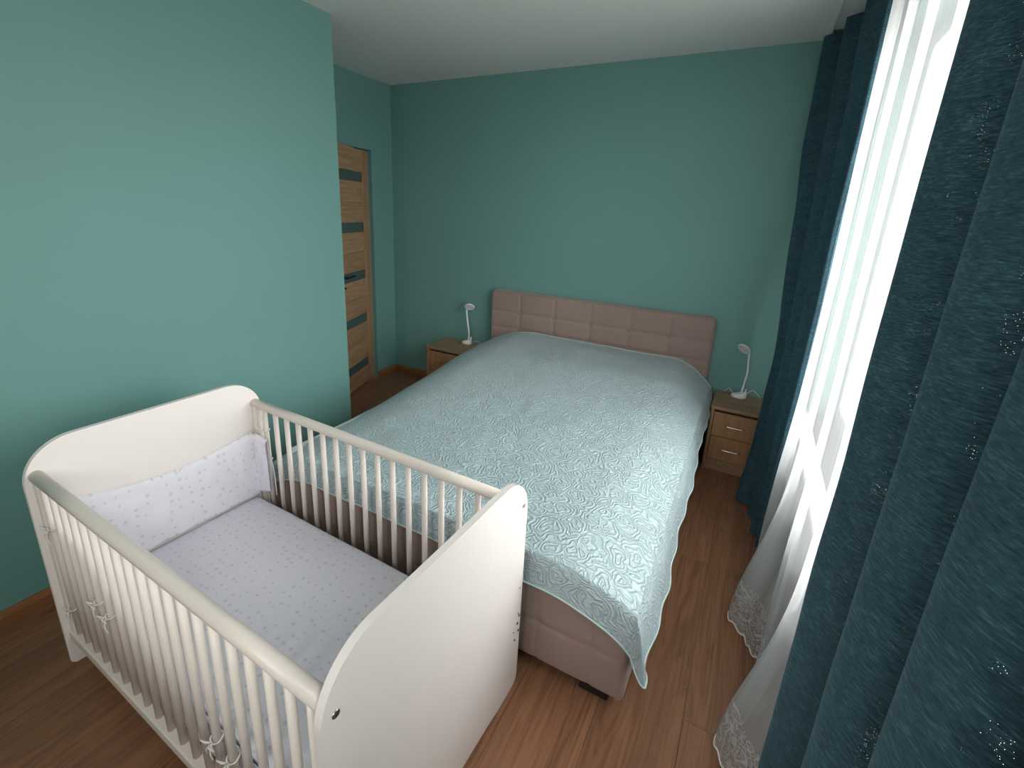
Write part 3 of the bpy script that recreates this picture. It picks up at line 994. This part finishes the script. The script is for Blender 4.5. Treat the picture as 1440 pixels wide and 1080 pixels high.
# along the camera side, slipping down towards the foot of the crib
padded('side_pad', lambda T: (CT + .03 + T * 1.24, .046 + 0 * T), lambda T: .575 - .30 * sstep(.10, .62, T) + .006 * np.sin(T * 40), lambda T: .205 - .03 * T, lambda T: (0 * T, one(T)), 140, 34, .012, MT['bumper'], bp, .004, 7)
def tie(u, v, z, s=1.0, seed=0):
    rg = random.Random(seed)
    pts = [(u + .0135 * math.cos(a), v + .0135 * math.sin(a), z + .003 * math.sin(2 * a)) for a in [2 * math.pi * k / 10 for k in range(10)]]
    V1, F1 = tube_data(spline(pts, 3, True), .0022, 6, True)
    def add(path, r_=.0018):
        v2, f2 = tube_data(path, r_, 6)
        n0 = len(V1); V1.extend(v2); F1.extend([tuple(i + n0 for i in f) for f in f2])
    y = v - .0145
    add(spline([(u, y, z), (u + .018 * s, y - .012, z + .014 * s), (u + .034 * s, y - .008, z + .004), (u + .016, y - .006, z - .006), (u, y, z)], 5))
    add(spline([(u, y, z), (u - .018 * s, y - .012, z + .012 * s), (u - .030 * s, y - .008, z + .002), (u - .016, y - .006, z - .006), (u, y, z)], 5))
    add(spline([(u, y, z), (u + .008, y - .008, z - .02), (u + .02 * s + rg.uniform(-.01, .01), y - .006, z - .05 * s)], 5), .0016)
    add(spline([(u, y, z), (u - .008, y - .008, z - .018), (u - .018 * s + rg.uniform(-.01, .01), y - .006, z - .045 * s)], 5), .0016)
    return mesh('tie', V1, F1, MT['cord'], bp, True)
barn = [.060 + (1.258 - .060) * k / (nb - 1) for k in range(nb)]
barf = [.086 + (1.232 - .086) * k / 16 for k in range(17)]
for kk, z in ((0, .545), (0, .24), (4, .40), (5, .385), (13, .30), (14, .285), (17, .262), (19, .335)):
    tie(barn[kk], RA, z, .8, kk)
for kk, z in ((0, .60), (0, .46)):
    tie(barf[kk], CW - RA, z, 1.1, 30 + kk)
tube('tie', spline([(barf[0] + .005, CW - RA - .012, .60), (barf[0] + .03, CW - RA - .016, .585), (barf[0] + .034, CW - RA - .018, .50), (barf[0] + .05, CW - RA - .016, .43), (barf[0] + .052, CW - RA - .016, .31)], 6), .0024, MT['cord'], bp, 6)
tube('tie', spline([(CT + .03, CW - RA - .02, RZ + .012), (CT + .045, CW - RA + .012, RZ - .03), (CT + .06, CW - RA - .018, RZ - .07), (barf[0], CW - RA - .014, .61)], 6), .0024, MT['cord'], bp, 6)

# ------------------------------------------------------------------ curtains
rail = empty('curtain_rail', (3.13, -2.2, HH))
tag(rail, 'white double curtain track fixed to the ceiling', 'curtain rail')
for dx in (-.07, .055):
    box('track', dx - .012, dx + .012, -2.2, 2.19, -.018, -.0005, MT['plastic'], rail, .003, 1)

def interp_cols(lv, z):
    """lv: list of (z, [(y,x),...]) rows from top to bottom; interpolate in z"""
    zs = [l[0] for l in lv]
    if z >= zs[0]: return np.array(lv[0][1], float)
    for i in range(len(lv) - 1):
        if zs[i] >= z >= zs[i + 1]:
            t = (zs[i] - z) / (zs[i] - zs[i + 1]); t = t * t * (3 - 2 * t) * .5 + t * .5
            return np.array(lv[i][1], float) * (1 - t) + np.array(lv[i + 1][1], float) * t
    return np.array(lv[-1][1], float)
def curtain(name, lv, zt, zb, mat, sub, nz, amp_noise, parent=None, thick=.0):
    rows = []
    for k in range(nz):
        z = zt + (zb - zt) * k / (nz - 1)
        C_ = interp_cols(lv, z)
        pts = spline([(x, y, z) for y, x in C_], sub)
        rows.append([(p.x, p.y, p.z) for p in pts])
    P = np.array(rows)
    P[:, :, 0] += amp_noise * vnoise(P[:, :, 1] * 30 + 200, P[:, :, 2] * 2.5, 12)
    P[:, :, 0] += amp_noise * .5 * vnoise(P[:, :, 1] * 11 + 300, P[:, :, 2] * 6, 13)
    d = np.diff(P, axis=1); s = np.concatenate([np.zeros((nz, 1)), np.cumsum(np.sqrt((d ** 2).sum(-1)), 1)], 1)
    uv = np.stack([np.broadcast_to(s[nz // 2], s.shape), P[:, :, 2]], -1)
    return grid_mesh(name, P, mat, parent, True, uv), P

# far dark curtain: ridges r0 r1 r2 and the free edge
def far_row(r0, r1, r2_, ed, vd):
    pts = [(r0[0] + .055, r0[1] + .075), (r0[0] + .02, r0[1] + .016), r0, (r0[0] - .05, r0[1] + .02)]
    pts += [((r0[0] + r1[0]) / 2, max(r0[1], r1[1]) + vd), r1, (r1[0] - .04, r1[1] + .02)]
    pts += [((r1[0] + r2_[0]) / 2, max(r1[1], r2_[1]) + vd), r2_, (r2_[0] - .035, r2_[1] + .018)]
    pts += [((r2_[0] + ed[0]) / 2 - .01, max(r2_[1], ed[1]) + vd * .2), ed, (ed[0] - .008, ed[1] + .02)]
    return pts
lv = [(2.485, far_row((-.10, 3.037), (-.35, 3.112), (-.60, 3.155), (-.84, 3.200), .10)),
      (1.95, far_row((-.16, 3.042), (-.42, 3.118), (-.66, 3.158), (-.88, 3.192), .11)),
      (1.55, far_row((-.25, 3.066), (-.50, 3.125), (-.72, 3.158), (-.93, 3.182), .11)),
      (.85, far_row((-.39, 3.098), (-.62, 3.131), (-.82, 3.156), (-.98, 3.173), .11)),
      (.30, far_row((-.44, 3.080), (-.65, 3.123), (-.86, 3.148), (-1.0, 3.158), .11)),
      (.015, far_row((-.60, 3.046), (-.74, 3.118), (-.90, 3.128), (-1.02, 3.152), .11))]
c1, _ = curtain('curtain', lv, 2.482, .015, MT['drape'], 8, 70, .006)
tag(c1, 'gathered petrol blue curtain hanging in the corner by the right nightstand', 'curtain', 'petrol blue curtains')

# near dark curtain: broad soft folds beside the camera
def near_row(amp, sh):
    rid = [-2.49, -2.722, -2.894, -3.06, -3.21]
    pts = [(rid[0] + .012 + sh, 3.135), (rid[0] + .004 + sh, 3.108), (rid[0] - .012 + sh, 3.1005)]
    for a, b in zip(rid[:-1], rid[1:]):
        m_ = b + (a - b) * .40
        pts += [(a - .055 + sh, 3.112 + amp * .1), (m_ + sh, 3.100 + amp), (b + .028 + sh, 3.118), (b + sh, 3.101)]
    return pts
lv = [(2.48, near_row(.07, -.015)), (1.4, near_row(.078, .0)), (.6, near_row(.08, .004)), (.015, near_row(.08, .016))]
c2, _ = curtain('curtain', lv, 2.482, .015, MT['drape'], 6, 60, .006)
tag(c2, 'large petrol blue curtain in broad folds nearest the camera at right', 'curtain', 'petrol blue curtains')

# sheer voile
NY, NZ = 420, 90
yy = np.linspace(-.93, -3.15, NY); zz = np.linspace(2.482, .018, NZ)
Zs, Ys = np.meshgrid(zz, yy, indexing='ij')
low = sstep(1.2, .02, Zs)
ph = 2 * np.pi * (Ys + 1.53) / .288
rip = np.cos(ph) + .35 * np.cos(2.7 * ph + 1.3)
rip2 = np.cos(2 * np.pi * (Ys + 1.53) / .576)
am = (.016 + .010 * low)
near_ = sstep(-2.15, -2.38, Ys)
Xs = 3.192 + .035 * sstep(-2.30, -2.55, Ys) + .04 * sstep(-1.12, -.98, Ys) - .018 * low - am * rip * (1 - .5 * near_) + .006 * vnoise(Ys * 16 + 400, Zs * 2.2, 21)
flare = sstep(.75, .02, Zs) ** 1.5 * sstep(-1.15, -1.45, Ys)
Xs = Xs - flare * (.034 + .046 * rip2) * (1 - near_)
Ysh = Ys + .03 * flare * np.sin(ph * .5)
Xs = np.minimum(Xs, 3.238)
hem = .008 * np.sin(2 * np.pi * Ys / .036)
Zs2 = Zs + np.where(Zs < .25, (.25 - Zs) / .25 * hem, 0)
arc = np.concatenate([[0], np.cumsum(np.sqrt(np.diff(yy) ** 2 + np.diff(Xs[NZ // 2]) ** 2))])
UVs = np.stack([np.broadcast_to(arc, Zs.shape), Zs], -1)
PS = np.stack([Xs, Ysh, Zs2], -1)
LB = NZ - 8
sh = grid_mesh('sheer_curtain', PS[:LB + 1], MT['sheer'], None, True, UVs[:LB + 1])
tag(sh, 'long white sheer voile curtain with lace hem in front of the window', 'curtain')
# the lace border is knitted finer than the voile grid
grid_mesh('lace_border', PS[LB:], MT['lace'], sh, True, UVs[LB:])
tube('scalloped_hem', [tuple(q) for q in PS[-1]], .0032, MT['cord'], sh, 6)
